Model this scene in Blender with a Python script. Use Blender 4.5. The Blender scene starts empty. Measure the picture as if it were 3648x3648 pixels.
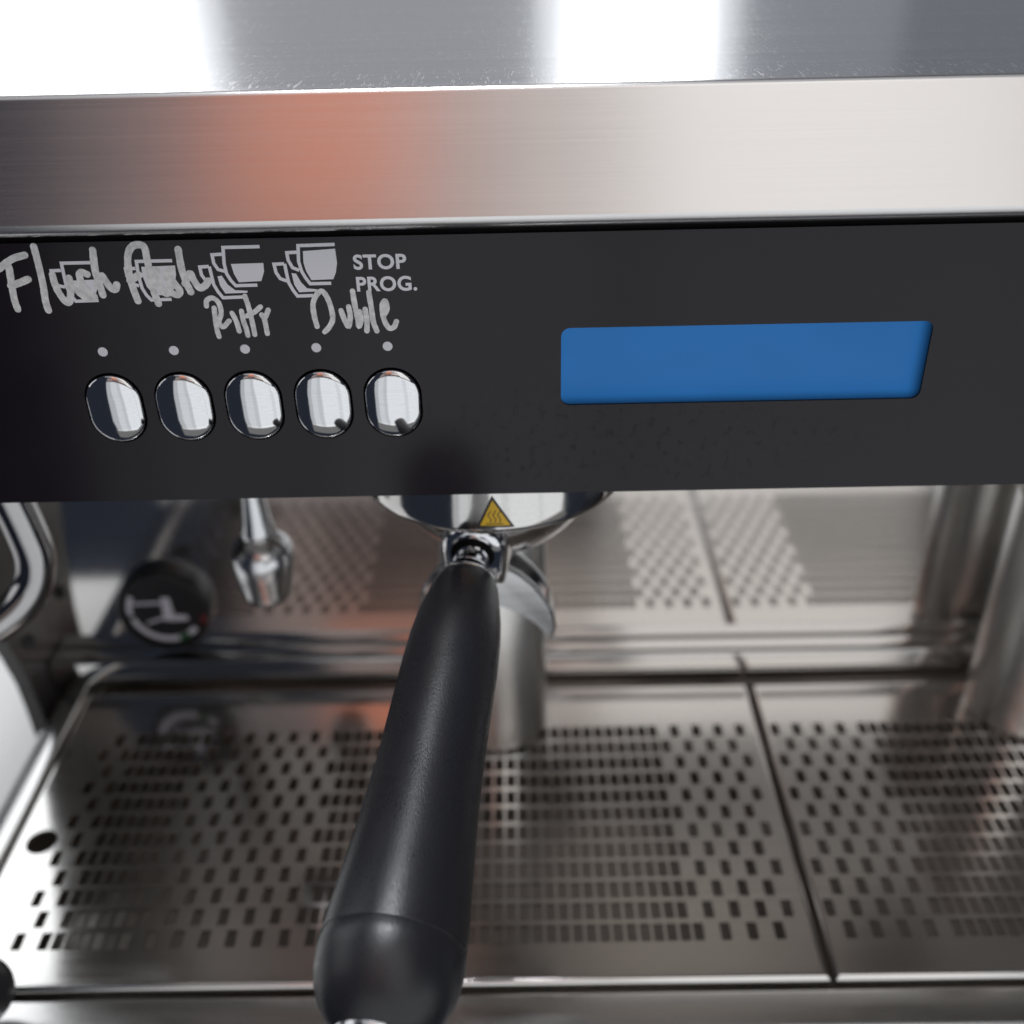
import bpy, bmesh, math, random
from mathutils import Vector, Matrix
random.seed(7)
MM = 0.001
PI = math.pi
scene = bpy.context.scene
col = scene.collection

# ---------------------------------------------------------------- camera
cam_data = bpy.data.cameras.new('camera')
cam = bpy.data.objects.new('camera', cam_data)
col.objects.link(cam)
cam_data.sensor_width = 36.0
cam_data.sensor_fit = 'HORIZONTAL'
cam_data.lens = 37.16
cam_data.clip_start = 0.01
cam_data.clip_end = 50.0
right = Vector((0.99979224, -0.00229796, -0.02025326))
up = Vector((0.01844239, 0.52513897, 0.85081663))
fwd = Vector((-0.00868064, 0.85101339, -0.52507225))
m = Matrix((right, up, -fwd)).transposed().to_4x4()
m.translation = Vector((0.0, -0.26167, 0.34490))
cam.matrix_world = m
cam_data.dof.use_dof = True
cam_data.dof.focus_distance = 0.272
cam_data.dof.aperture_fstop = 7.6
scene.camera = cam

# ---------------------------------------------------------------- world and lamps (indoors: no sky, no sun)
world = bpy.data.worlds.new('World')
scene.world = world
world.use_nodes = True
bg = world.node_tree.nodes['Background']
bg.inputs['Color'].default_value = (0.55, 0.68, 1.0, 1)
bg.inputs['Strength'].default_value = 0.035


def lamp(name, loc, target, sx, sy, radiance, colour=(1, 1, 1)):
    """Rectangular lamp whose face has the given brightness."""
    d = bpy.data.lights.new(name, 'AREA')
    d.shape = 'RECTANGLE'
    d.size, d.size_y = sx, sy
    d.energy = PI * sx * sy * radiance
    d.color = colour
    o = bpy.data.objects.new(name, d)
    col.objects.link(o)
    o.location = loc
    dirv = (Vector(target) - Vector(loc)).normalized()
    o.rotation_euler = dirv.to_track_quat('-Z', 'Y').to_euler()
    return o


# daylight windows beyond the machine, with added grey fill panels, mirrored in the top cover
lamp('window_light_back_left', (-0.85, 2.0, 0.80), (-0.85, 0.0, 0.80), 0.40, 1.2, 4.0, (0.96, 0.98, 1.0))
lamp('window_light_back_right', (0.25, 2.0, 0.80), (0.25, 0.0, 0.80), 0.25, 1.2, 4.0, (0.96, 0.98, 1.0))
lamp('back_grey_fill', (-0.70, 2.1, 0.9), (-0.70, 0.0, 0.9), 2.2, 1.6, 0.31, (0.93, 0.95, 1.0))
lamp('back_grey_fill', (0.60, 2.1, 0.9), (0.60, 0.0, 0.9), 0.40, 1.6, 0.24, (0.90, 0.94, 1.0))
lamp('back_grey_fill', (1.40, 2.1, 0.9), (1.40, 0.0, 0.9), 1.2, 1.6, 0.15, (0.90, 0.94, 1.0))
for x_, l_ in ((-0.63, 0.8), (-0.59, 0.5), (0.105, 0.8), (0.065, 0.5), (0.395, 0.8), (0.435, 0.45)):
    lamp('window_edge_fill', (x_, 2.02, 0.80), (x_, 0.0, 0.80), 0.04, 1.2, l_, (0.95, 0.97, 1.0))  # added dim strips that soften the window edges mirrored in the cover
# daylight from the left, plus an added lamp to brighten the side rail
lamp('rail_fill_light', (-1.05, -0.10, 0.55), (-0.2, 0.0, 0.1), 0.5, 0.5, 1.0, (0.97, 0.98, 1.0))
lamp('window_light_left', (-1.1, 0.75, 0.75), (-0.2, 0.05, 0.0), 1.1, 1.0, 1.9, (0.95, 0.98, 1.0))
# ceiling: one bright fitting and an added large overhead fill
lamp('ceiling_light', (-0.09, 0.06, 1.20), (-0.03, -0.06, 0.15), 0.13, 0.24, 70.0, (0.93, 0.96, 1.0))
lamp('overhead_fill', (0.0, -0.3, 2.3), (0.0, -0.3, 0.0), 2.6, 2.4, 0.40, (0.98, 0.98, 1.0))
# added low white panels for front reflections, and a tall window at the right
x = -0.37
for wd, lum in ((0.07, 0.50), (0.09, 0.72), (0.05, 0.62), (0.22, 0.90), (0.06, 0.78), (0.30, 0.92), (0.05, 0.80), (0.55, 0.92)):
    lamp('front_white_fill', (x + wd / 2, -0.55, 0.03), (x + wd / 2, 0.0, 0.12), wd, 0.58, lum, (0.95, 0.98, 1.0))
    x += wd
lamp('low_grey_fill', (0.30, -0.55, -0.42), (0.30, 0.0, -0.1), 1.5, 0.26, 0.16, (1.0, 0.97, 0.90))  # added grey panel that fills the lower part of the button reflections
lamp('window_light_front_right', (0.34, -0.56, 0.86), (0.34, 0.0, 0.66), 0.46, 1.0, 0.96, (1.0, 0.975, 0.945))
# unseen coloured panels left of it, added for steel reflections: pale, warm, dim
lamp('pale_front_fill', (0.055, -0.57, 0.90), (0.055, 0.0, 0.75), 0.11, 0.9, 0.58, (1.0, 0.92, 0.87))
lamp('pale_front_fill', (-0.045, -0.57, 0.90), (-0.045, 0.0, 0.75), 0.09, 0.9, 0.40, (1.0, 0.84, 0.78))
lamp('warm_front_fill', (-0.19, -0.57, 1.01), (-0.19, 0.0, 0.84), 0.20, 0.80, 0.66, (1.0, 0.35, 0.20))
lamp('dim_front_fill', (-0.345, -0.57, 0.90), (-0.345, 0.0, 0.75), 0.13, 1.0, 0.15, (1.0, 0.84, 0.80))
lamp('brown_front_fill', (-0.15, -0.57, 0.44), (-0.15, 0.0, 0.30), 0.40, 0.22, 0.15, (1.0, 0.74, 0.62))

vs = scene.view_settings
vs.view_transform = 'Standard'
vs.look = 'None'
vs.exposure = 0.0
vs.gamma = 1.0
vs.use_curve_mapping = False
scene.cycles.use_denoising = True
scene.cycles.max_bounces = 10
scene.cycles.glossy_bounces = 8
scene.cycles.sample_clamp_indirect = 6.0
scene.cycles.caustics_reflective = True


# ---------------------------------------------------------------- materials
def mat(name, base, rough, metallic=0.0, spec=0.5, aniso=0.0, coat=0.0):
    mt = bpy.data.materials.new(name)
    mt.use_nodes = True
    b = mt.node_tree.nodes['Principled BSDF']
    b.inputs['Base Color'].default_value = (*base, 1)
    b.inputs['Roughness'].default_value = rough
    b.inputs['Metallic'].default_value = metallic
    b.inputs['Specular IOR Level'].default_value = spec
    b.inputs['Anisotropic'].default_value = aniso
    b.inputs['Coat Weight'].default_value = coat
    return mt, mt.node_tree, b


def noise(nt, scale_xyz, detail=4.0, rot=(0, 0, 0), scale=1.0, rough=0.6):
    tc = nt.nodes.new('ShaderNodeTexCoord')
    mp = nt.nodes.new('ShaderNodeMapping')
    mp.inputs['Scale'].default_value = scale_xyz
    mp.inputs['Rotation'].default_value = rot
    n = nt.nodes.new('ShaderNodeTexNoise')
    n.inputs['Scale'].default_value = scale
    n.inputs['Detail'].default_value = detail
    n.inputs['Roughness'].default_value = rough
    nt.links.new(tc.outputs['Object'], mp.inputs['Vector'])
    nt.links.new(mp.outputs['Vector'], n.inputs['Vector'])
    return n.outputs['Fac']


def ramp(nt, fac, lo, hi, v0, v1):
    r = nt.nodes.new('ShaderNodeMapRange')
    r.inputs['From Min'].default_value = lo
    r.inputs['From Max'].default_value = hi
    r.inputs['To Min'].default_value = v0
    r.inputs['To Max'].default_value = v1
    nt.links.new(fac, r.inputs['Value'])
    return r.outputs['Result']


def math_node(nt, op, a, b):
    n = nt.nodes.new('ShaderNodeMath')
    n.operation = op
    for i, v in enumerate((a, b)):
        if isinstance(v, (int, float)):
            n.inputs[i].default_value = v
        else:
            nt.links.new(v, n.inputs[i])
    return n.outputs[0]


def bump(nt, b, height, strength, dist):
    n = nt.nodes.new('ShaderNodeBump')
    n.inputs['Strength'].default_value = strength
    n.inputs['Distance'].default_value = dist
    nt.links.new(height, n.inputs['Height'])
    nt.links.new(n.outputs['Normal'], b.inputs['Normal'])


def tangent(nt, b):
    t = nt.nodes.new('ShaderNodeTangent')
    t.direction_type = 'UV_MAP'
    t.uv_map = 'UVMap'
    nt.links.new(t.outputs['Tangent'], b.inputs['Tangent'])


def steel(name, base, rough, aniso=0.0, var=0.06, streak=(14, 2600, 2600), bstr=0.05, scratches=0.0, cvar=0.06):
    mt, nt, b = mat(name, base, rough, 1.0, aniso=aniso)
    f = noise(nt, streak, 3.0)
    g = noise(nt, (22, 22, 22), 4.0)
    r = math_node(nt, 'ADD', ramp(nt, f, 0.3, 0.7, rough - var, rough + var), ramp(nt, g, 0.3, 0.7, -var * 0.5, var * 0.6))
    if scratches:
        s = None
        for k, (rz, sc, th) in enumerate(((0.35, (1500, 130, 1), 0.685), (-0.45, (1700, 140, 1), 0.69), (0.1, (1900, 150, 1), 0.685), (1.2, (900, 60, 1), 0.72))):
            q = noise(nt, sc, 1.0, (0, 0, rz))
            msk = ramp(nt, q, th, th + 0.03, 0.0, 1.0)
            s = msk if s is None else math_node(nt, 'MAXIMUM', s, msk)
        # wear is densest along the front edge of the cover
        sep = nt.nodes.new('ShaderNodeSeparateXYZ')
        tco = nt.nodes.new('ShaderNodeTexCoord')
        nt.links.new(tco.outputs['Object'], sep.inputs[0])
        edge = ramp(nt, sep.outputs['Y'], 0.004, 0.030, 0.50, 0.12)
        s = math_node(nt, 'MULTIPLY', s, edge)
        r = math_node(nt, 'ADD', r, math_node(nt, 'MULTIPLY', s, scratches))
    mxc = nt.nodes.new('ShaderNodeMix')
    mxc.data_type = 'RGBA'
    mxc.inputs[6].default_value = (*[c * (1 - cvar) for c in base], 1)
    mxc.inputs[7].default_value = (*[min(1, c * (1 + cvar * 0.6)) for c in base], 1)
    nt.links.new(ramp(nt, f, 0.3, 0.7, 0, 1), mxc.inputs[0])
    nt.links.new(mxc.outputs[2], b.inputs['Base Color'])
    nt.links.new(r, b.inputs['Roughness'])
    if bstr:
        bump(nt, b, f, bstr, 0.0004)
    if aniso:
        b.inputs['Anisotropic Rotation'].default_value = 0.25
        tangent(nt, b)
    return mt


M = {}
M['band'] = steel('brushed_band_steel', (0.80, 0.78, 0.77), 0.235, aniso=0.4, var=0.025, streak=(9, 4200, 4200), bstr=0.025, cvar=0.03)
M['deck'] = steel('top_cover_steel', (0.74, 0.74, 0.75), 0.215, aniso=0.3, var=0.02, streak=(3, 420, 420), bstr=0.010, scratches=0.45, cvar=0.05)
M['mirror'] = steel('polished_backsplash_steel', (0.77, 0.755, 0.74), 0.08, var=0.02, bstr=0.0)
M['grate'] = steel('drip_grate_steel', (0.74, 0.72, 0.70), 0.14, var=0.03, streak=(12, 1400, 1400), bstr=0.015)
M['pan'] = steel('drip_pan_steel', (0.46, 0.43, 0.40), 0.42, var=0.08)
M['base'] = steel('base_steel', (0.62, 0.61, 0.60), 0.20, var=0.04)
M['chrome'] = steel('chrome', (0.80, 0.80, 0.81), 0.045, var=0.015, bstr=0.0)
M['bell'] = steel('worn_group_chrome', (0.72, 0.70, 0.68), 0.09, var=0.03, bstr=0.0)
M['wand'] = steel('dull_wand_chrome', (0.42, 0.41, 0.41), 0.10, var=0.03, bstr=0.0)
M['cup'] = steel('brushed_tumbler_steel', (0.80, 0.78, 0.75), 0.36, var=0.04, streak=(40, 40, 1500), bstr=0.02)
M['spout'] = steel('cast_spout_metal', (0.72, 0.72, 0.73), 0.20, var=0.05, bstr=0.0)

mt, nt, b = mat('black_fascia_film', (0.0135, 0.0105, 0.0152), 0.15, spec=0.34)
g = noise(nt, (22, 22, 30), 6.0)
h = noise(nt, (420, 420, 300), 4.0)
sep = nt.nodes.new('ShaderNodeSeparateXYZ')
tco = nt.nodes.new('ShaderNodeTexCoord')
nt.links.new(tco.outputs['Object'], sep.inputs[0])
# dried coffee spots round the middle of the lower edge
dx = math_node(nt, 'MULTIPLY', math_node(nt, 'SUBTRACT', sep.outputs['X'], 0.030), 14.0)
dz = math_node(nt, 'MULTIPLY', math_node(nt, 'SUBTRACT', sep.outputs['Z'], 0.207), 55.0)
rr_ = math_node(nt, 'ADD', math_node(nt, 'MULTIPLY', dx, dx), math_node(nt, 'MULTIPLY', dz, dz))
area_ = ramp(nt, rr_, 0.0, 1.3, 1.0, 0.06)
spots = math_node(nt, 'MULTIPLY', ramp(nt, h, 0.56, 0.64, 0.0, 1.0), area_)
r_ = math_node(nt, 'ADD', ramp(nt, g, 0.3, 0.7, 0.12, 0.21), math_node(nt, 'MULTIPLY', spots, 0.12))
nt.links.new(r_, b.inputs['Roughness'])
nt.links.new(math_node(nt, 'SUBTRACT', 0.31, math_node(nt, 'MULTIPLY', spots, 0.075)), b.inputs['Specular IOR Level'])
fine = noise(nt, (2600, 2600, 2600), 2.0)
bump(nt, b, fine, 0.03, 0.0002)
M['fascia'] = mt
mt, nt, b = mat('black_gap', (0.004, 0.004, 0.004), 0.7, spec=0.1)
M['gap'] = mt
M['under'] = steel('underside_steel', (0.72, 0.69, 0.66), 0.32, var=0.05)
mt, nt, b = mat('dark_side_panel', (0.035, 0.033, 0.033), 0.32)
M['side'] = mt
mt, nt, b = mat('black_handle_rubber', (0.016, 0.016, 0.0195), 0.42, spec=0.45)
f = noise(nt, (3400, 900, 3400), 2.0)
g = noise(nt, (120, 60, 120), 4.0)
nt.links.new(math_node(nt, 'ADD', ramp(nt, f, 0.3, 0.7, 0.25, 0.37), ramp(nt, g, 0.35, 0.7, -0.03, 0.06)), b.inputs['Roughness'])
bump(nt, b, f, 0.18, 0.0003)
M['rubber'] = mt
mt, nt, b = mat('black_plastic', (0.015, 0.015, 0.017), 0.35)
M['plastic'] = mt
mt, nt, b = mat('dark_grey_plastic', (0.03, 0.03, 0.033), 0.5)
M['greyplastic'] = mt
mt, nt, b = mat('grey_screen_print', (0.80, 0.81, 0.87), 0.5)
M['print'] = mt
mt, nt, b = mat('silver_marker_ink', (0.50, 0.51, 0.51), 0.42)
g = noise(nt, (520, 520, 520), 5.0)
mx = nt.nodes.new('ShaderNodeMix')
mx.data_type = 'RGBA'
mx.inputs[6].default_value = (0.56, 0.57, 0.58, 1)
mx.inputs[7].default_value = (0.93, 0.94, 0.94, 1)
nt.links.new(ramp(nt, g, 0.3, 0.7, 0, 1), mx.inputs[0])
nt.links.new(mx.outputs[2], b.inputs['Base Color'])
M['marker'] = mt
mt, nt, b = mat('blue_display', (0.008, 0.014, 0.03), 0.5, spec=0.15)
b.inputs['Emission Color'].default_value = (0.017, 0.116, 0.335, 1)
g = noise(nt, (16, 16, 30), 2.0)
# the backlight dies away towards the rim of the screen
sep = nt.nodes.new('ShaderNodeSeparateXYZ')
tco = nt.nodes.new('ShaderNodeTexCoord')
nt.links.new(tco.outputs['Object'], sep.inputs[0])
em = ramp(nt, g, 0.25, 0.75, 0.88, 1.06)
for ch, lo, hi in (('X', 0.0067, 0.0097), ('X', 0.1124, 0.1070), ('Z', 0.2134, 0.2186), ('Z', 0.2436, 0.2408)):
    mr = nt.nodes.new('ShaderNodeMapRange')
    mr.interpolation_type = 'SMOOTHSTEP'
    mr.inputs['From Min'].default_value = lo
    mr.inputs['From Max'].default_value = hi
    nt.links.new(sep.outputs[ch], mr.inputs['Value'])
    em = math_node(nt, 'MULTIPLY', em, mr.outputs['Result'])
nt.links.new(em, b.inputs['Emission Strength'])
M['lcd'] = mt
mt, nt, b = mat('warning_yellow', (0.80, 0.50, 0.02), 0.4)
M['yellow'] = mt
mt, nt, b = mat('warning_black', (0.012, 0.012, 0.012), 0.4)
M['wblack'] = mt
mt, nt, b = mat('dial_white', (0.62, 0.60, 0.66), 0.5)
M['dwhite'] = mt
mt, nt, b = mat('dial_green', (0.01, 0.09, 0.02), 0.5)
M['dgreen'] = mt
mt, nt, b = mat('dial_red', (0.16, 0.012, 0.012), 0.5)
M['dred'] = mt
mt, nt, b = mat('coffee_stain', (0.05, 0.025, 0.008), 0.35)
M['coffee'] = mt
mt, nt, b = mat('white_counter', (0.78, 0.78, 0.77), 0.35)
g = noise(nt, (9, 9, 9), 5.0)
nt.links.new(ramp(nt, g, 0.3, 0.7, 0.28, 0.42), b.inputs['Roughness'])
M['counter'] = mt


# ---------------------------------------------------------------- mesh helpers (all in millimetres)
def obj(name, verts, faces, material, parent=None, smooth=None, mats=None, fmat=None, uv=False, origin=None):
    me = bpy.data.meshes.new(name)
    o0 = Vector(origin) if origin else Vector((0, 0, 0))
    me.from_pydata([((Vector(v) - o0) * MM)[:] for v in verts], [], faces)
    bm = bmesh.new()
    bm.from_mesh(me)
    bmesh.ops.recalc_face_normals(bm, faces=bm.faces)
    if uv:
        l = bm.loops.layers.uv.new('UVMap')
        for fc in bm.faces:
            for lp in fc.loops:
                c = lp.vert.co
                n = fc.normal
                lp[l].uv = (c.x, c.z if abs(n.z) < 0.7 else c.y) if abs(n.x) < 0.7 else (c.y, c.z)
    bm.to_mesh(me)
    bm.free()
    for k in (mats or [material]):
        me.materials.append(M[k])
    if fmat:
        me.polygons.foreach_set('material_index', fmat)
    if smooth is not None:
        me.polygons.foreach_set('use_smooth', [True] * len(me.polygons))
        me.set_sharp_from_angle(angle=math.radians(smooth))
    o = bpy.data.objects.new(name, me)
    col.objects.link(o)
    o.location = o0 * MM
    if parent is not None:
        o.parent = parent
        if parent.type == 'MESH' or parent.type == 'EMPTY':
            w = Vector((0, 0, 0))
            p = parent
            while p is not None:
                w += p.location
                p = p.parent
            o.location = o0 * MM - w
    return o


def thing(name, loc, label, category, group=None):
    o = bpy.data.objects.new(name, None)
    col.objects.link(o)
    o.location = Vector(loc) * MM
    o.empty_display_size = 0.02
    o['label'] = label
    o['category'] = category
    if group:
        o['group'] = group
    return o


def box(x0, x1, y0, y1, z0, z1, bev=0.0, seg=2):
    bm = bmesh.new()
    bmesh.ops.create_cube(bm, size=1.0)
    for v in bm.verts:
        v.co = Vector((x0 + (v.co.x + .5) * (x1 - x0), y0 + (v.co.y + .5) * (y1 - y0), z0 + (v.co.z + .5) * (z1 - z0)))
    if bev:
        bmesh.ops.bevel(bm, geom=list(bm.edges), offset=bev, segments=seg, profile=0.5, affect='EDGES')
    vs_ = [v.co[:] for v in bm.verts]
    fs = [[v.index for v in f_.verts] for f_ in bm.faces]
    bm.free()
    return vs_, fs


def join(*parts):
    V, Fc = [], []
    for v, f_ in parts:
        k = len(V)
        V += list(v)
        Fc += [[i + k for i in q] for q in f_]
    return V, Fc


def lathe(profile, centre, axis='Z', n=64, cap0=False, cap1=False, frame=None):
    """profile: (radius, distance along axis). frame: (origin, axis vector)."""
    o0, ax = (Vector(centre), Vector((0, 0, 1))) if frame is None else (Vector(frame[0]), Vector(frame[1]).normalized())
    ref = Vector((1, 0, 0)) if abs(ax.x) < 0.9 else Vector((0, 1, 0))
    e1 = (ref - ax * ref.dot(ax)).normalized()
    e2 = ax.cross(e1)
    V, Fc = [], []
    for r, t in profile:
        for k in range(n):
            a = 2 * PI * k / n
            V.append((o0 + ax * t + (e1 * math.cos(a) + e2 * math.sin(a)) * r)[:])
    for i in range(len(profile) - 1):
        for k in range(n):
            k2 = (k + 1) % n
            Fc.append([i * n + k, i * n + k2, (i + 1) * n + k2, (i + 1) * n + k])
    if cap0:
        Fc.append(list(range(n))[::-1])
    if cap1:
        Fc.append([(len(profile) - 1) * n + k for k in range(n)])
    return V, Fc


def smooth_path(pts, sub=6):
    """Catmull-Rom through the points."""
    P = [Vector(p) for p in pts]
    if len(P) < 3:
        return P
    out = []
    for i in range(len(P) - 1):
        a = P[i - 1] if i else P[0] * 2 - P[1]
        b_, c = P[i], P[i + 1]
        d = P[i + 2] if i + 2 < len(P) else P[-1] * 2 - P[-2]
        for k in range(sub):
            t = k / sub
            out.append(0.5 * ((2 * b_) + (c - a) * t + (2 * a - 5 * b_ + 4 * c - d) * t * t + (3 * b_ - a - 3 * c + d) * t ** 3))
    out.append(P[-1])
    return out


def tube(path, radius, n=20, cap=True):
    P = [Vector(p) for p in path]
    R_ = radius if isinstance(radius, (list, tuple)) else [radius] * len(P)
    V, Fc = [], []
    prev = None
    for i, p in enumerate(P):
        t = (P[min(i + 1, len(P) - 1)] - P[max(i - 1, 0)]).normalized()
        if prev is None:
            ref = Vector((1, 0, 0)) if abs(t.x) < 0.8 else Vector((0, 0, 1))
            e1 = (ref - t * ref.dot(t)).normalized()
        else:
            e1 = (prev - t * prev.dot(t)).normalized()
        prev = e1
        e2 = t.cross(e1)
        for k in range(n):
            a = 2 * PI * k / n
            V.append((p + (e1 * math.cos(a) + e2 * math.sin(a)) * R_[i])[:])
    for i in range(len(P) - 1):
        for k in range(n):
            k2 = (k + 1) % n
            Fc.append([i * n + k, i * n + k2, (i + 1) * n + k2, (i + 1) * n + k])
    if cap:
        Fc.append(list(range(n))[::-1])
        Fc.append([(len(P) - 1) * n + k for k in range(n)])
    return V, Fc


def prism_y(poly, y0, y1):
    """Extrude an (x, z) outline along y."""
    n = len(poly)
    V = [(x, y0, z) for x, z in poly] + [(x, y1, z) for x, z in poly]
    Fc = [list(range(n)), list(range(n, 2 * n))[::-1]] + [[k, (k + 1) % n, n + (k + 1) % n, n + k] for k in range(n)]
    return V, Fc


def prism_x(poly, x0, x1):
    n = len(poly)
    V = [(x0, y, z) for y, z in poly] + [(x1, y, z) for y, z in poly]
    Fc = [list(range(n)), list(range(n, 2 * n))[::-1]] + [[k, (k + 1) % n, n + (k + 1) % n, n + k] for k in range(n)]
    return V, Fc


def stroke(pts, width, y0, y1, rnd=True, wob=0.0):
    """A marker or print stroke: a flat ribbon with round ends lying on the fascia (x, z points)."""
    P = [Vector((p[0], p[1])) for p in pts]
    n = len(P)
    L_, R_ = [], []
    for i in range(n):
        a = P[max(i - 1, 0)]
        c = P[min(i + 1, n - 1)]
        t = (c - a).normalized()
        if rnd or i in (0, n - 1):
            k = 1.0
        else:                       # mitre
            t1 = (P[i] - a).normalized()
            t2 = (c - P[i]).normalized()
            t = (t1 + t2).normalized()
            k = 1.0 / max(0.45, abs(t.dot(t1)))
        nrm = Vector((-t.y, t.x))
        w = width * 0.5 * k * (1 + wob * random.uniform(-1, 1))
        L_.append(P[i] + nrm * w)
        R_.append(P[i] - nrm * w)
    out = list(L_)
    if rnd:
        t = (P[-1] - P[-2]).normalized()
        nrm = Vector((-t.y, t.x))
        for k in range(1, 6):
            a = PI * k / 6
            out.append(P[-1] + (nrm * math.cos(a) + t * math.sin(a)) * width * .5)
    out += R_[::-1]
    if rnd:
        t = (P[0] - P[1]).normalized()
        nrm = Vector((-t.y, t.x))
        for k in range(1, 6):
            a = PI * k / 6
            out.append(P[0] + (nrm * math.cos(a) + t * math.sin(a)) * width * .5)
    m_ = len(out)
    order = list(range(n)) + [n - 1] * (5 if rnd else 0) + list(range(n))[::-1] + [0] * (5 if rnd else 0)
    V = [(p.x, y1 - 0.0012 * q, p.y) for p, q in zip(out, order)] + [(p.x, y0, p.y) for p in out]
    # front as quads along the ribbon plus end fans, sides all round
    Fc = []
    nl = n
    ncap = 5 if rnd else 0
    Ridx = [nl + ncap + (n - 1 - i) for i in range(n)]
    for i in range(n - 1):
        Fc.append([i, i + 1, Ridx[i + 1], Ridx[i]])
    if rnd:
        Fc.append([nl - 1] + list(range(nl, nl + ncap)) + [Ridx[n - 1]])
        Fc.append([Ridx[0]] + list(range(nl + ncap + n, m_)) + [0])
    for k in range(m_):
        Fc.append([k, m_ + k, m_ + (k + 1) % m_, (k + 1) % m_])
    return V, Fc


def stadium(cx, cz, w, h, n=14, r=None):
    r = w * .5 if r is None else r
    pts = []
    for (sx, sz, a0) in ((1, 1, 0), (-1, 1, PI / 2), (-1, -1, PI), (1, -1, 1.5 * PI)):
        for k in range(n + 1):
            a = a0 + PI / 2 * k / n
            pts.append((cx + sx * (w * .5 - r) + r * math.cos(a), cz + sz * (h * .5 - r) + r * math.sin(a)))
    out = []
    for p in pts:
        if not out or (abs(p[0] - out[-1][0]) + abs(p[1] - out[-1][1])) > 1e-6:
            out.append(p)
    if abs(out[0][0] - out[-1][0]) + abs(out[0][1] - out[-1][1]) < 1e-6:
        out.pop()
    return out


# ================================================================ the setting
counter = obj('counter', *box(-1400, 1400, -60, 900, -130, -90), 'counter')
counter['kind'] = 'structure'

# ================================================================ espresso machine
machine = thing('espresso_machine', (118, 60, -90),
                'two-group stainless espresso machine with black button fascia and blue display', 'espresso machine')
XL, XR = -233.0, 470.0

# top cover and front band
T0, T1 = Vector((-8.0, 272.0)), Vector((3.6, 298.5))       # the band leans back
bd = (T1 - T0).normalized()
bn = Vector((-bd.y, bd.x))
band_prof = [(3, 268.6), (-5.2, 268.6), (-6.4, 268.9), (-7.3, 269.6), (-7.8, 270.6), tuple(T0), tuple(T1)]
tilt = math.atan2(bd.x, bd.y)
rb = 1.8
cb = T1 - bn * rb
for k in range(1, 9):
    a = tilt + (PI / 2 - tilt) * k / 8
    band_prof.append((cb.x - rb * math.cos(a), cb.y + rb * math.sin(a)))
ztop = cb.y + rb
band_prof += [(cb.x + 1.5, ztop), (cb.x + 1.5, ztop - 4), (6, ztop - 4)]
obj('front_band', *prism_x(band_prof, XL - 8, XR + 8), 'band', machine, smooth=30, uv=True)
obj('top_cover', *box(XL - 8, XR + 8, cb.x + 1.5, 420, ztop - 3, ztop), 'deck', machine, uv=True)

# fascia plate with real cut-outs for the buttons and the display window
BUT = [(-110.4 + 19.0 * i, 219.2) for i in range(5)]
holes = [stadium(x, z, 15.9, 21.0) for x, z in BUT] + [stadium(60.3, 228.7, 97.8, 22.4, 6, 2.4)]
Z0, Z1 = 189.7, 265.4
bm = bmesh.new()
loops = [[(XL, Z0), (XR, Z0), (XR, Z1), (XL, Z1)]] + holes
edges, rings = [], []
for lp in loops:
    vv = [bm.verts.new((x, 0, z)) for x, z in lp]
    rings.append(vv)
    for k in range(len(vv)):
        edges.append(bm.edges.new((vv[k], vv[(k + 1) % len(vv)])))
bmesh.ops.triangle_fill(bm, use_beauty=True, use_dissolve=False, edges=edges, normal=(0, -1, 0))
bm.verts.index_update()
V = [v.co[:] for v in bm.verts]
Fc = [[v.index for v in f_.verts] for f_ in bm.faces]
ring_idx = [[v.index for v in r] for r in rings]
bm.free()
for r in ring_idx[:-1]:
    k0 = len(V)
    V += [(V[i][0], 3.2, V[i][2]) for i in r]
    n = len(r)
    Fc += [[r[k], r[(k + 1) % n], k0 + (k + 1) % n, k0 + k] for k in range(n)]
fascia = obj('fascia_panel', V, Fc, 'fascia', machine)
fascia['label'] = 'black glossy control fascia with grey prints'
obj('fascia_backing', *box(-130, -10, 3.3, 5.3, 200, 262), 'gap', machine)
obj('band_shade_strip', *box(XL, XR, 1.4, 3.0, 264.5, 268.5), 'gap', machine)  # black strip put in for the shade under the band

# display: recessed well and glowing screen
win = stadium(60.3, 228.7, 97.8, 22.4, 6, 2.4)
n = len(win)
V = [(x, 0.02, z) for x, z in win] + [(x, 0.7, z) for x, z in win]
obj('display_bezel', V, [[k, (k + 1) % n, n + (k + 1) % n, n + k] for k in range(n)], 'gap', fascia, smooth=40)
obj('display_screen', *box(5.5, 113.5, 5.0, 6.0, 212.5, 246), 'lcd', fascia)

# buttons
R0 = 7.4


def button_mesh():
    steps = [(0.0, 2.8), (0.0, -0.55), (0.12, -0.80), (0.35, -0.98)]
    for k in range(1, 15):
        d = 0.35 + 6.8 * k / 14
        q = 1 - d / 7.35
        steps.append((d, -(0.98 + 1.25 * (1 - q ** 2.2))))
    V, Fc = [], []
    n_ = None
    for d, y in steps:
        ring = stadium(0, 0, 14.8 - 2 * d, 19.9 - 2 * d, 12, R0 - d)
        n_ = len(ring)
        V += [(x, y, z) for x, z in ring]
    for i in range(len(steps) - 1):
        Fc += [[i * n_ + k, i * n_ + (k + 1) % n_, (i + 1) * n_ + (k + 1) % n_, (i + 1) * n_ + k] for k in range(n_)]
    Fc.append([(len(steps) - 1) * n_ + k for k in range(n_)])
    return V, Fc


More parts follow.
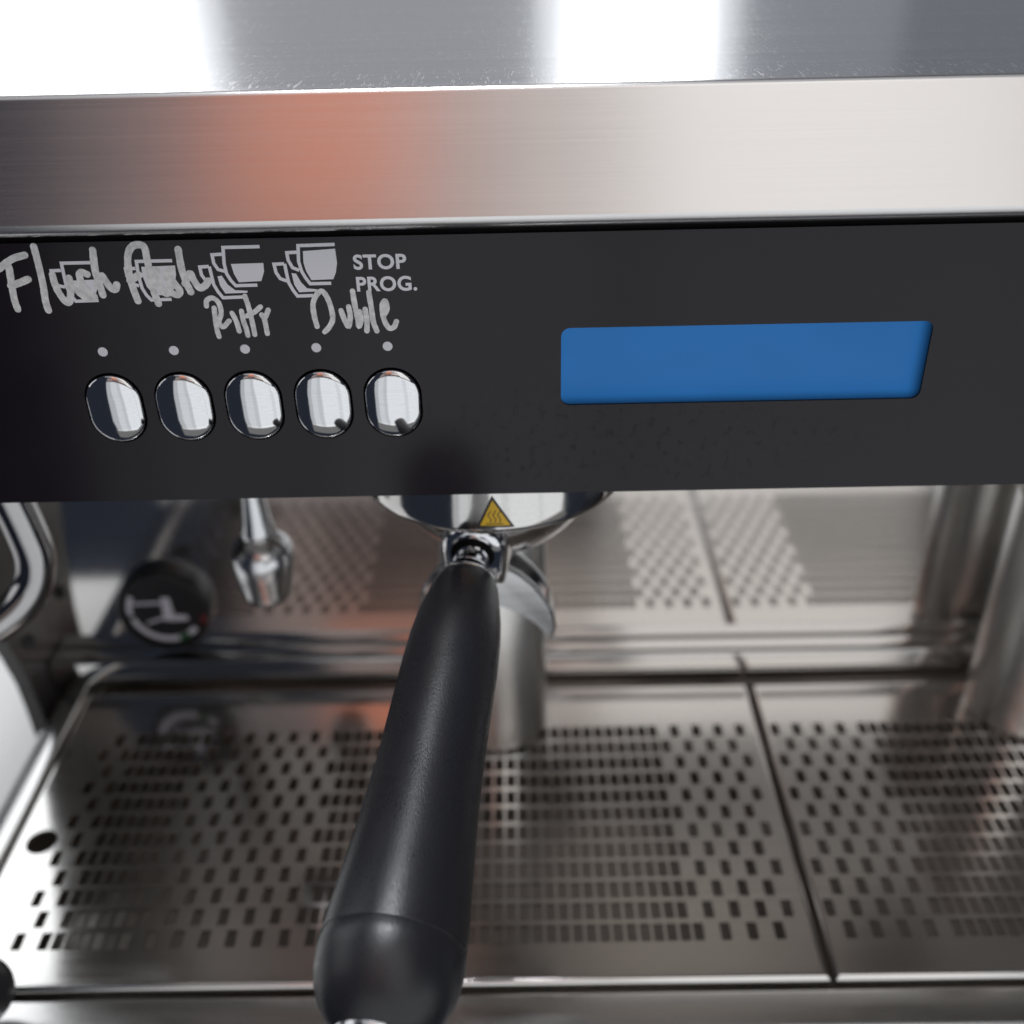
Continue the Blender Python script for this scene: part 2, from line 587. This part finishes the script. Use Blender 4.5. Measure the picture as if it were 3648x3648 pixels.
bv, bf = button_mesh()
dot_prof = [(0.0, -0.16), (1.0, -0.16), (1.26, -0.12), (1.32, 0.0)]
for i, (x, z) in enumerate(BUT):
    obj('button', [(p[0] + x, p[1], p[2] + z) for p in bv], bf, 'chrome', fascia, smooth=50, origin=(x, 0, z))
    dv, df = lathe([(1.32, 0.0), (1.26, 0.12), (1.0, 0.16)], None, n=28, cap1=True, frame=((-110.4 + 18.95 * i, 0.0, 235.8), (0, -1, 0)))
    obj('indicator_dot', dv, df, 'print', fascia, origin=(x, 0, 235.8))

WORDS = [
    ('flush_a', 1.8, [[(-129.02, 259.34), (-129.5, 255.37), (-129.92, 251.02), (-129.77, 248.17)], [(-131.8, 258.94), (-130.54, 259.73), (-127.38, 261.57), (-124.2, 262.41)], [(-129.9, 254.45), (-127.28, 255.26), (-124.96, 256.13)], [(-121.35, 264.53), (-121.34, 259.78), (-121.55, 254.27), (-121.98, 250.22), (-121.86, 247.69)], [(-118.5, 257.13), (-118.35, 253.89), (-117.32, 250.75), (-116.0, 249.72), (-114.89, 252.58), (-114.43, 256.22)], [(-109.58, 257.1), (-110.87, 257.68), (-111.64, 256.68), (-111.35, 254.37), (-109.76, 252.16), (-109.13, 250.74), (-111.25, 250.94), (-112.72, 252.38), (-113.51, 254.1)], [(-106.75, 263.33), (-107.3, 257.97), (-107.04, 254.89), (-106.78, 251.53)], [(-107.7, 253.98), (-106.09, 256.72), (-105.3, 255.32), (-104.37, 253.44), (-103.28, 252.95), (-102.61, 254.24)]]),
    ('flush_b', 1.8, [[(-98.1, 249.72), (-98.67, 253.48), (-98.81, 257.79), (-98.19, 261.71), (-96.78, 263.92), (-94.9, 264.48), (-93.59, 263.71), (-93.55, 260.71), (-93.48, 257.68), (-93.49, 252.44), (-92.92, 248.92)], [(-99.06, 255.19), (-96.37, 256.67)], [(-91.71, 257.64), (-91.78, 254.26), (-90.77, 251.76), (-89.72, 252.05), (-89.37, 255.14), (-89.52, 256.68)], [(-87.81, 257.86), (-88.78, 256.66), (-87.76, 254.18), (-86.76, 252.3), (-87.56, 251.22), (-89.12, 251.72)], [(-85.2, 263.08), (-85.24, 258.11), (-84.72, 254.42), (-83.99, 251.86)], [(-85.08, 254.12), (-83.33, 256.85), (-82.68, 255.0), (-81.55, 252.96), (-79.95, 253.55), (-78.99, 254.76)]]),
    ('rist', 1.3, [[(-80.66, 247.97), (-80.29, 249.52), (-78.7, 250.14), (-77.34, 248.79), (-77.13, 246.06), (-78.12, 243.56), (-77.26, 242.19), (-75.38, 243.84)], [(-78.75, 247.43), (-78.98, 243.75), (-78.96, 241.03), (-78.73, 239.49)], [(-74.31, 245.93), (-73.56, 243.63), (-73.19, 240.91)], [(-71.78, 246.45), (-71.65, 243.59), (-71.26, 241.55), (-71.12, 239.67)], [(-70.27, 250.49), (-69.77, 247.57), (-69.42, 243.55), (-69.26, 239.87)], [(-70.53, 245.08), (-68.39, 246.14), (-66.66, 247.51)], [(-66.66, 245.34), (-66.13, 244.15), (-66.01, 242.29), (-65.91, 240.07)], [(-64.76, 246.6), (-65.65, 244.81)]]),
    ('duble', 1.38, [[(-52.61, 241.77), (-52.99, 244.54), (-52.97, 247.88), (-51.8, 250.33), (-50.29, 251.38), (-49.14, 249.78), (-48.4, 246.79), (-48.29, 243.77), (-49.42, 241.6), (-50.76, 240.26)], [(-45.88, 246.0), (-45.2, 243.37), (-44.36, 241.59), (-43.63, 244.35), (-43.8, 247.02)], [(-42.37, 251.22), (-42.16, 247.65), (-41.75, 243.63), (-41.64, 241.54), (-40.92, 243.28), (-41.08, 245.63)], [(-39.59, 246.27), (-39.39, 243.25), (-39.67, 240.27)], [(-38.22, 250.8), (-37.91, 246.23), (-37.77, 242.88), (-37.04, 240.21)], [(-35.1, 244.17), (-33.91, 246.15), (-34.17, 248.41), (-35.02, 247.34), (-35.07, 244.5), (-34.61, 242.4), (-33.67, 240.92), (-32.46, 241.24), (-31.7, 242.75)]]),
]
ICONS = [
    ([[(-108.08, 260.11), (-115.48, 260.11), (-115.59, 257.22), (-115.67, 253.84), (-115.11, 251.8), (-114.18, 249.99), (-108.28, 250.09)], [(-116.09, 258.24), (-118.56, 258.2), (-118.71, 256.06), (-118.09, 254.35), (-116.12, 253.85)]], [[(-113.71, 255.5), (-107.31, 255.67), (-107.49, 253.97), (-108.93, 251.2), (-112.71, 251.13), (-113.56, 252.86)]]),
    ([[(-87.28, 260.19), (-96.38, 260.17), (-96.6, 256.52), (-96.35, 253.12), (-95.59, 251.23), (-94.59, 249.9), (-89.36, 250.0)], [(-97.0, 258.36), (-99.54, 258.26), (-99.52, 256.27), (-98.77, 254.41), (-96.97, 253.75)]], [[(-95.43, 258.75), (-86.81, 258.9), (-86.94, 256.62), (-87.87, 253.56), (-88.97, 251.25), (-93.45, 251.13), (-95.03, 253.4), (-95.57, 256.19)]]),
    ([[(-64.61, 263.33), (-73.85, 263.3), (-74.24, 259.05), (-74.03, 256.49), (-73.23, 254.7), (-72.2, 253.28), (-66.63, 253.33)], [(-74.44, 261.59), (-76.93, 261.48), (-76.84, 259.26), (-76.03, 257.65), (-74.4, 257.14)], [(-78.22, 258.5), (-80.57, 258.39), (-80.47, 256.3), (-79.76, 255.0), (-78.32, 254.22)], [(-78.13, 258.49), (-77.94, 255.93), (-77.79, 253.66), (-76.96, 251.68), (-75.95, 250.12), (-70.63, 250.24)]], [[(-72.54, 259.01), (-64.29, 259.09), (-64.39, 256.93), (-65.45, 254.37), (-71.27, 254.17), (-72.17, 256.45)], [(-76.49, 255.83), (-75.36, 256.03), (-74.19, 253.58), (-72.55, 252.08), (-69.37, 251.85), (-69.51, 251.33), (-75.2, 251.25), (-76.19, 253.3)]]),
    ([[(-45.67, 263.49), (-54.91, 263.37), (-55.27, 259.29), (-54.81, 256.72), (-54.01, 254.94), (-53.03, 253.4), (-47.64, 253.41)], [(-55.27, 261.72), (-57.97, 261.62), (-57.86, 259.66), (-57.02, 257.73), (-55.4, 256.99)], [(-59.0, 258.79), (-61.61, 258.72), (-61.39, 256.54), (-60.52, 254.91), (-58.89, 254.23)], [(-58.9, 258.79), (-58.72, 256.17), (-58.48, 253.74), (-57.64, 251.77), (-56.68, 250.17), (-52.63, 250.25)]], [[(-53.85, 261.94), (-45.69, 262.4), (-45.56, 258.76), (-46.14, 256.22), (-46.96, 254.47), (-52.61, 254.36), (-53.66, 256.7), (-54.07, 258.94)], [(-57.46, 256.3), (-56.3, 256.11), (-55.33, 253.83), (-53.97, 252.18), (-51.33, 251.86), (-51.87, 251.32), (-56.14, 251.18), (-57.14, 253.22)]]),
]
WORD_NAMES = {'flush_a': 'first word in silver marker, over the leftmost cup icon', 'flush_b': 'second word in silver marker, over the second cup icon',
              'rist': 'short word in silver marker under the half-full cup icon', 'duble': 'word in silver marker under the full cup icon'}
for i, (strokes_, fills) in enumerate(ICONS):
    parts = []
    for k, s in enumerate(strokes_):
        parts.append(stroke(s, 0.86, 0.0, -0.05 - 0.006 * k, rnd=False))
    for k, s in enumerate(fills):
        parts.append(prism_y(s, -0.055 - 0.006 * k, 0.0))
    obj('cup_icon', *join(*parts), 'print', fascia, origin=(fills[0][0][0], 0, fills[0][0][1]))
for w, wd, strokes_ in WORDS:
    parts = []
    for k, s in enumerate(strokes_):
        parts.append(stroke(smooth_path([(p[0], p[1], 0) for p in s], 6), wd * 1.02, 0.0, -0.10 - 0.012 * k, wob=0.05))
    o = obj('handwritten_word', *join(*parts), 'marker', fascia, origin=(strokes_[0][0][0], 0, strokes_[0][0][1]))
    o['label'] = WORD_NAMES[w]


def text_mesh(name, body, x, z, size, parent, xs=1.0):
    cu = bpy.data.curves.new(name, 'FONT')
    cu.body = body
    cu.size = 1.0
    cu.offset = 0.03
    cu.space_character = 1.06
    tmp = bpy.data.objects.new(name, cu)
    me = tmp.to_mesh()
    V = [(v.co.x * size * xs + x, -0.05, v.co.y * size + z) for v in me.vertices]
    Fc = [list(p.vertices) for p in me.polygons]
    tmp.to_mesh_clear()
    bpy.data.objects.remove(tmp)
    return obj(name, V, Fc, 'print', parent, origin=(x, 0, z))


text_mesh('printed_text', 'STOP', -41.5, 257.0, 5.25, fascia, 1.03)
text_mesh('printed_text', 'PROG.', -41.4, 251.2, 5.25, fascia)

# underside, backsplash, ledge, sides
obj('underside', *box(XL, XR, 0.6, 151, 190.5, 194), 'under', machine)
obj('backsplash', *box(XL, XR, 151, 153, -40, 190.4), 'mirror', machine)
obj('back_ledge', *box(XL, XR, 139.5, 150.9, -7, 15.2, 1.3, 3), 'mirror', machine, smooth=40)
side = [(160, -60), (122, -60), (122, 2), (121, 18), (117, 36), (112, 54), (102, 82), (86, 112), (62, 140), (34, 164), (8, 182), (-4, 189.5), (-4, 268), (160, 268)]
obj('side_panel', *prism_x(side, -240, XL - 0.2), 'side', machine)
obj('side_panel', *prism_x(side, XR + 0.2, XR + 7), 'side', machine)
bvv, bff = lathe([(0.01, 3.0), (2.0, 2.7), (3.2, 1.6), (3.6, 0.0)], None, n=20, frame=((XL - 0.2, 131, 36), (1, 0, 0)))
obj('bolt', bvv, bff, 'greyplastic', machine, smooth=60)

# drip pan, left rail and front lip of the base
pan = join(box(-215, XR, -29, 139, -31, -29), box(-216.5, -215, -29, 139, -31, -12), box(-215, XR, -30.5, -29, -31, -12), box(-215, XR, 139, 139.4, -29, -8))
obj('drip_pan', *pan, 'pan', machine)
lip = [(-29, -14), (-29, -3.0), (-29.4, -2.2), (-30.4, -1.8), (-42.2, -1.8)]
for k in range(1, 7):
    a = PI / 2 * k / 6
    lip.append((-42.2 - 2.8 * math.sin(a), -4.6 + 2.8 * math.cos(a)))
lip += [(-45, -80), (-38, -80), (-38, -14)]
obj('base_front', *prism_x(lip, XL - 1, XR + 6), 'base', machine, smooth=30)
rail = [(-215.6, -13), (-215.6, 0.6), (-216.2, 1.6), (-217.6, 1.7), (-222, 0.4), (-228, -2.4), (-231.2, -4.4), (-232.8, -6.6), (-233.2, -9), (-233.2, -80), (-226, -80), (-226, -13)]
obj('side_rail', *prism_y(rail, -28.9, 139.3), 'base', machine, smooth=35)

# group head with its bell and hot-surface sticker
GX, GY = -9.0, 50.0
bell = [(43.4, 190.4), (43.7, 186), (44.1, 181), (44.4, 177), (44.6, 174.2), (44.4, 172.7), (43.6, 171.9), (42.0, 171.9), (40.5, 172.6), (40, 176), (20, 178)]
group = obj('group_head', *lathe([(r, z) for r, z in bell], (GX, GY, 0), n=96), 'bell', machine, smooth=40, origin=(GX, GY, 171.9))


def bell_r(z):
    for (r0, z0), (r1, z1) in zip(bell, bell[1:]):
        if z1 <= z <= z0:
            return r0 + (r1 - r0) * (z - z0) / (z1 - z0 + 1e-9)
    return bell[0][0]


def on_bell(x, z, off):
    r = bell_r(z) + off
    a = math.asin((x - GX) / r)
    return (GX + r * math.sin(a), GY - r * math.cos(a), z)


def tri_patch(c, off, nsub=8):
    V, Fc, idx = [], [], {}
    A, B, Cc = [Vector(p) for p in c]
    for i in range(nsub + 1):
        for j in range(nsub + 1 - i):
            p = A + (B - A) * (i / nsub) + (Cc - A) * (j / nsub)
            idx[(i, j)] = len(V)
            V.append(on_bell(p.x, p.y, off))
    for i in range(nsub):
        for j in range(nsub - i):
            Fc.append([idx[(i, j)], idx[(i + 1, j)], idx[(i, j + 1)]])
            if i + j < nsub - 1:
                Fc.append([idx[(i + 1, j)], idx[(i + 1, j + 1)], idx[(i, j + 1)]])
    return V, Fc


tri = [(-8.6, 185.4), (-13.4, 174.9), (-2.0, 174.6)]
cen = (sum(p[0] for p in tri) / 3, sum(p[1] for p in tri) / 3)
tri_in = [(cen[0] + (p[0] - cen[0]) * 0.80, cen[1] + (p[1] - cen[1]) * 0.80) for p in tri]
p1 = tri_patch(tri, 0.12)
p2 = tri_patch(tri_in, 0.2)
marks = []
for k in range(3):
    x0 = cen[0] - 1.45 + 1.45 * k
    pts = [(x0 + 0.42 * math.sin(t * 1.25 * PI), cen[1] - 1.7 + 4.0 * t / 2.0) for t in [q / 8 * 2.0 for q in range(9)]]
    V, Fc = [], []
    for (x, z) in pts:
        V += [on_bell(x - 0.17, z, 0.27), on_bell(x + 0.17, z, 0.27)]
    Fc = [[2 * q, 2 * q + 1, 2 * q + 3, 2 * q + 2] for q in range(len(pts) - 1)]
    marks.append((V, Fc))
bar = [on_bell(cen[0] - 2.6 + 5.2 * q / 6, cen[1] - 2.35 + dz, 0.27) for q in range(7) for dz in (0, 0.3)]
marks.append((bar, [[2 * q, 2 * q + 1, 2 * q + 3, 2 * q + 2] for q in range(6)]))
Vw, Fw = join(p1, p2, *marks)
fm = [0] * len(p1[1]) + [1] * len(p2[1]) + [0] * sum(len(q[1]) for q in marks)
wl = obj('warning_sticker', Vw, Fw, None, group, mats=['wblack', 'yellow'], fmat=fm)
wl['label'] = 'yellow triangular hot-surface warning sticker'

# pressure gauge on the backsplash
GC = (-172.0, 41.5)
gauge = obj('pressure_gauge', *lathe([(21.0, 0.05), (22.2, 0.05), (22.4, 6.0), (21.8, 7.4), (20.6, 7.6), (20.0, 6.4)], None, n=64, frame=((GC[0], 151, GC[1]), (0, -1, 0))),
            'plastic', machine, smooth=40, origin=(GC[0], 151, GC[1]))
obj('dial', *lathe([(0.01, 5.4), (20.4, 5.4), (20.4, 2)], None, n=48, frame=((GC[0], 151, GC[1]), (0, -1, 0))), 'plastic', gauge, origin=(GC[0], 151, GC[1]))


def arc_band(r0, r1, a0, a1, y, n_=24):
    V, Fc = [], []
    for k in range(n_ + 1):
        a = math.radians(a0 + (a1 - a0) * k / n_)
        for r in (r0, r1):
            V.append((GC[0] + r * math.cos(a), y, GC[1] + r * math.sin(a)))
    Fc = [[2 * k, 2 * k + 1, 2 * k + 3, 2 * k + 2] for k in range(n_)]
    return V, Fc


yd = 151 - 5.5
obj('dial_scale', *join(arc_band(15.6, 18.2, 150, 188, yd), arc_band(15.2, 18.2, 196, 322, yd)), 'dwhite', gauge)
obj('dial_mark', *arc_band(15.4, 18.6, 285, 305, yd - 0.1, 8), 'dgreen', gauge)
obj('dial_mark', *arc_band(17.4, 20.2, 336, 352, yd - 0.1, 8), 'dred', gauge)


def dq(*pts):
    return [(GC[0] + x, yd - 0.3, GC[1] + z) for x, z in pts], [list(range(len(pts)))]


obj('needle', *join(dq((-17, 5.2), (-17, 3.8), (0.5, 4.2), (0.5, 5.8)), dq((-0.6, 8.2), (-1.2, -5.5), (4.6, -6), (3.6, 8.0)),
                    dq((4.6, -2.0), (10.5, -2.6), (10.8, -5.4), (4.6, -5.8)), dq((-1.2, -3.2), (-1.0, -4.6), (-9.4, -7.6), (-9.8, -6.4))), 'dwhite', gauge)

# hot water spout
NX, NY = -104.0, 90.0
obj('hot_water_spout', *lathe([(4.3, 187.8), (4.3, 141), (4.7, 133), (5.6, 125), (6.9, 119.5), (6.9, 117.6), (6.6, 117.0), (8.4, 115.6), (11.4, 112.2), (12.5, 109), (12.6, 106), (11.9, 100), (10.4, 91.4), (9.9, 88.6), (9.2, 87.8), (8.2, 88.4), (7.6, 96)],
                              (NX, NY, 2.6), n=48), 'spout', machine, smooth=35, origin=(NX, NY, 190))

# steam wand at the left
wand_path = smooth_path([(-184, 60, 190.3), (-182, 60, 165), (-179, 60, 143), (-178, 59, 130), (-181, 56, 120), (-189, 50, 112), (-201, 44, 107), (-216, 36, 103)], 6)
obj('steam_wand', *tube(wand_path, 7.0, 28), 'wand', machine, smooth=50)

# round black knob at the front left corner of the base
kc = (-191.0, -38.0, 14.0)
kp = [(3.0, -13.0), (3.2, -9.5)] + [(12.2 * math.sin(a), -12.2 * math.cos(a) + 2) for a in [0.35 + (PI - 0.36) * k / 16 for k in range(17)]]
obj('knob', *lathe(kp, kc, n=40), 'plastic', machine, smooth=50, origin=kc)

# ================================================================ drip grates
P_, Q_, HW, HH, TH = 5.0483, 9.7888, 3.95, 7.6, 1.2
ROWS = [101.6 - Q_ * j for j in range(12)]


def grate(name, x0, x1, y0, y1, cols_odd, cols_even, colx, finger, label):
    rr = 2.4
    X0, X1, Y0, Y1 = x0 + rr, x1 - rr, y0 + rr, y1 - rr
    V, Fc = [], []

    def quad(a, b_, c, d, z=0.0):
        if b_ - a < 1e-4 or d - c < 1e-4:
            return
        k = len(V)
        V.extend([(a, c, z), (b_, c, z), (b_, d, z), (a, d, z)])
        Fc.append([k, k + 1, k + 2, k + 3])

    mx_ = X0
    if finger:
        fx, fy, fr = finger
        mx_ = -195.35
        bm_ = bmesh.new()
        ed = []
        for lp in ([(X0, Y0), (mx_, Y0), (mx_, Y1), (X0, Y1)], [(fx + fr * math.cos(2 * PI * k / 40), fy + fr * math.sin(2 * PI * k / 40)) for k in range(40)]):
            vv = [bm_.verts.new((x, y, 0)) for x, y in lp]
            ed += [bm_.edges.new((vv[k], vv[(k + 1) % len(vv)])) for k in range(len(vv))]
        bmesh.ops.triangle_fill(bm_, use_beauty=True, edges=ed, normal=(0, 0, 1))
        bm_.verts.index_update()
        k0 = len(V)
        V.extend(v.co[:] for v in bm_.verts)
        Fc.extend([v.index + k0 for v in f_.verts] for f_ in bm_.faces)
        bm_.free()
        k0 = len(V)
        for k in range(40):
            a = 2 * PI * k / 40
            V.append((fx + fr * math.cos(a), fy + fr * math.sin(a), 0))
            V.append((fx + fr * math.cos(a), fy + fr * math.sin(a), -TH))
        Fc.extend([k0 + 2 * k, k0 + 2 * k + 1, k0 + (2 * k + 3) % 80, k0 + (2 * k + 2) % 80] for k in range(40))
    ys = Y1
    for j, yc in enumerate(ROWS):
        quad(mx_, X1, yc + HH / 2, ys)
        ys = yc - HH / 2
        xs = sorted(colx(c) for c in (cols_odd if j % 2 == 0 else cols_even))
        px = mx_
        for x in xs:
            quad(px, x - HW / 2, yc - HH / 2, yc + HH / 2)
            px = x + HW / 2
            a, b_, c, d = x - HW / 2, x + HW / 2, yc - HH / 2, yc + HH / 2
            k = len(V)
            V.extend([(a, c, 0), (b_, c, 0), (b_, d, 0), (a, d, 0), (a, c, -TH), (b_, c, -TH), (b_, d, -TH), (a, d, -TH)])
            Fc.extend([[k, k + 1, k + 5, k + 4], [k + 1, k + 2, k + 6, k + 5], [k + 2, k + 3, k + 7, k + 6], [k + 3, k, k + 4, k + 7]])
        quad(px, X1, yc - HH / 2, yc + HH / 2)
    quad(mx_, X1, Y0, ys)
    # rolled edge all round
    k0 = len(V)
    prof = [(rr * math.sin(PI / 2 * k / 6), -rr * (1 - math.cos(PI / 2 * k / 6))) for k in range(7)] + [(rr, -9.0)]
    for e, z in prof:
        V.extend([(X0 - e, Y0 - e, z), (X1 + e, Y0 - e, z), (X1 + e, Y1 + e, z), (X0 - e, Y1 + e, z)])
    for i in range(len(prof) - 1):
        for k in range(4):
            Fc.append([k0 + 4 * i + k, k0 + 4 * i + (k + 1) % 4, k0 + 4 * i + 4 + (k + 1) % 4, k0 + 4 * i + 4 + k])
    o = obj(name, V, Fc, 'grate', None, smooth=25, origin=((x0 + x1) / 2, (y0 + y1) / 2, -9))
    o['label'] = label
    o['category'] = 'drip grate'
    o['group'] = 'perforated drip grates'
    return o


odd1 = [0, -2, -4, -6] + list(range(-37, -7)) + [-39, -41, -43, -45, -47] + list(range(-55, -48)) + [-57]
even1 = [-1, -3, -5, -7] + list(range(-37, -7)) + [-38, -40, -42, -44, -46, -48] + list(range(-56, -49)) + [-58]
even1 = sorted(set(c for c in even1 if c != -37))
grate('drip_grate', -214.6, 108.6, -26.4, 134.0, sorted(set(odd1)), even1, lambda c: 99.33 + c * P_, (-202.6, 42.0, 6.4),
      'perforated steel drip grate with round finger hole, under the portafilter handle')
odd2 = [0, 2, 4, 6] + list(range(8, 38)) + [39, 41, 43, 45] + list(range(47, 54))
even2 = [1, 3, 5, 7] + list(range(9, 38)) + [38, 40, 42, 44, 46] + list(range(48, 55))
grate('drip_grate', 110.4, 433.0, -26.4, 134.0, odd2, even2, lambda c: 115.5 + c * P_, None,
      'perforated steel drip grate without finger hole, cut off by the right edge')

# ================================================================ portafilter
A = Vector((-16.8, 2.0, 158.0))
B = Vector((-33.4, -122.3, 128.0))
ax = (B - A).normalized()
pf = thing('portafilter', (GX, GY, 103), 'chrome portafilter with thick black rubber handle pointing at the viewer', 'portafilter')
bowl = obj('filter_bowl', *lathe([(37.0, 172.4), (36.0, 168), (32.5, 161.5), (28.5, 156), (23.5, 151), (18, 147), (12, 144), (6, 142.4), (0.05, 142)], (GX, GY, 0), n=80), 'chrome', pf, smooth=45)
e1_ = (Vector((1, 0, 0)) - ax * ax.x).normalized()
e2_ = ax.cross(e1_)
if e2_.z < 0:
    e2_ = -e2_


def arch(t, ins, drop=15.0, r=10.6):
    """Tunnel-shaped cross-section of the handle socket at distance t along the handle axis."""
    rr = r - ins
    pts = [(rr * math.cos(PI * k / 20), rr * math.sin(PI * k / 20)) for k in range(21)]
    pts += [(-rr, -drop * 0.5), (-rr * 0.9, -drop + ins), (rr * 0.9, -drop + ins), (rr, -drop * 0.5)]
    return [(A + ax * t + e1_ * x + e2_ * y)[:] for x, y in pts]


sv, sf = [], []
secs = [(-40, -2.2), (-28, -0.9), (-20, -0.3), (-14.5, 0.0), (-12.6, 0.5), (-11.4, 1.5), (-10.9, 2.8)]
for t, ins in secs:
    sv += arch(t, ins)
nn = 25
for i in range(len(secs) - 1):
    sf += [[i * nn + k, i * nn + (k + 1) % nn, (i + 1) * nn + (k + 1) % nn, (i + 1) * nn + k] for k in range(nn)]
sf.append([(len(secs) - 1) * nn + k for k in range(nn)])
obj('handle_socket', sv, sf, 'chrome', pf, smooth=50)
obj('socket_shade_ring', *lathe([(7.0, -10.8), (6.9, -10.4), (5.0, -10.4)], None, n=36, frame=(A, ax)), 'gap', pf, smooth=40)  # black ring put in for the shaded hollow round the ferrule
obj('ferrule', *lathe([(5.7, -11), (5.7, -5), (6.3, -3.0), (7.8, -1.2), (8.9, 0.2), (9.3, 1.2), (9.1, 2.0)], None, n=40, frame=(A, ax)), 'chrome', pf, smooth=45)
hp = [(8.2, 1.2), (9.2, 1.6), (9.9, 3.4), (10.5, 6), (11.4, 10.5), (12.4, 16), (13.2, 23), (13.7, 34), (13.9, 52), (14.1, 66), (14.6, 76), (15.3, 87), (16.1, 97), (16.9, 106), (17.2, 112.4)]
handle = obj('handle', *lathe(hp, None, n=72, frame=(A, ax)), 'rubber', pf, smooth=40)
obj('handle_end', *lathe([(17.2, 112.4), (17.12, 112.6), (17.24, 112.9), (17.4, 116), (16.9, 120.5), (15.9, 124.2), (14.2, 127.6), (11.8, 130.6), (9.2, 132.4), (6.0, 132.8)], None, n=72, frame=(A, ax)), 'rubber', handle, smooth=40)
obj('end_ring', *lathe([(9.4, 131.4), (9.5, 133.0), (9.0, 134.0), (8.0, 134.2), (7.4, 133.4), (5.6, 132.8), (0.05, 132.8)], None, n=48, frame=(A, ax)), 'spout', handle, smooth=40)

# double spout: an arched open trough
SX, SY0, SY1 = -13.4, 39.8, 54.4
top_r = [(0, 139), (4, 138), (8.4, 136), (13, 132.8), (17.2, 128.6), (20.6, 123.8), (23.2, 118.6), (24.8, 113.6), (25.3, 109.2), (24.4, 105.2)]
bot_r = [(22.2, 107.0), (19, 111), (13.5, 115.8), (6, 119.6), (0, 120.8)]
half = top_r + bot_r
outline = [(SX + x, z) for x, z in half] + [(SX - x, z) for x, z in half[::-1][1:-1]]
fl_top = [(SX + x * 0.96, z - 7.5) for x, z in top_r[:-2]]
floor = fl_top[::-1] + [(2 * SX - x, z) for x, z in fl_top[1:]]
V, Fc = [], []
for x, z in floor:
    V += [(x, SY0 + 2.4, z), (x, SY1 - 2.4, z)]
Fc = [[2 * k, 2 * k + 1, 2 * k + 3, 2 * k + 2] for k in range(len(floor) - 1)]
endcap = []
for s in (1, -1):
    pts = [(SX + s * x, z) for x, z in top_r[6:]]
    pts2 = [(SX + s * (x - 2.6), z - 0.4) for x, z in top_r[6:]]
    endcap.append(prism_y(pts + pts2[::-1], SY0 + 2.4, SY1 - 2.4))


def wall_plate(ya, yb):
    """Side wall of the trough with softened rim."""
    n_ = len(outline)
    cx_, cz_ = SX, 122.0
    V, Fc = [], []
    for y, k in ((ya, 0.955), (ya + (yb - ya) * .18, 0.985), (ya + (yb - ya) * .5, 1.0), (yb - (yb - ya) * .18, 0.985), (yb, 0.955)):
        V += [(cx_ + (x - cx_) * k, y, cz_ + (z - cz_) * k) for x, z in outline]
    for i in range(4):
        Fc += [[i * n_ + k, i * n_ + (k + 1) % n_, (i + 1) * n_ + (k + 1) % n_, (i + 1) * n_ + k] for k in range(n_)]
    Fc += [list(range(n_))[::-1], [4 * n_ + k for k in range(n_)]]
    return V, Fc


spout = obj('double_spout', *join(wall_plate(SY0, SY0 + 3.2), wall_plate(SY1 - 3.2, SY1), *endcap), 'spout', pf, smooth=35)
obj('spout_channel', V, Fc, 'coffee', spout, smooth=50)
obj('spout_hub', *lathe([(5.5, 118), (5.5, 136)], (SX, (SY0 + SY1) / 2, 0), n=32), 'spout', spout, smooth=40)


# ================================================================ steel tumblers standing on the grates
def tumbler(x, y, r, h, label):
    prof = [(0.05, 0.4), (r - 4, 0.4), (r - 3.2, 0.05), (r - 1.6, 0.5), (r - 0.4, 2.0), (r, 4.2), (r, h - 0.8), (r - 0.4, h), (r - 0.9, h - 0.6), (r - 1.0, 6), (0.05, 5)]
    o = obj('steel_tumbler', *lathe([(a, z + 0.05) for a, z in prof], (x, y, 0), n=72), 'cup', None, smooth=40, origin=(x, y, 0))
    o['label'] = label
    o['category'] = 'tumbler'
    o['group'] = 'tall steel tumblers on the grates'


tumbler(-12.5, 110.5, 22.6, 116, 'tall brushed steel tumbler half hidden behind the portafilter handle')
tumbler(232.0, 113.5, 24.0, 116, 'tall brushed steel tumbler cut off by the right edge of the photo')
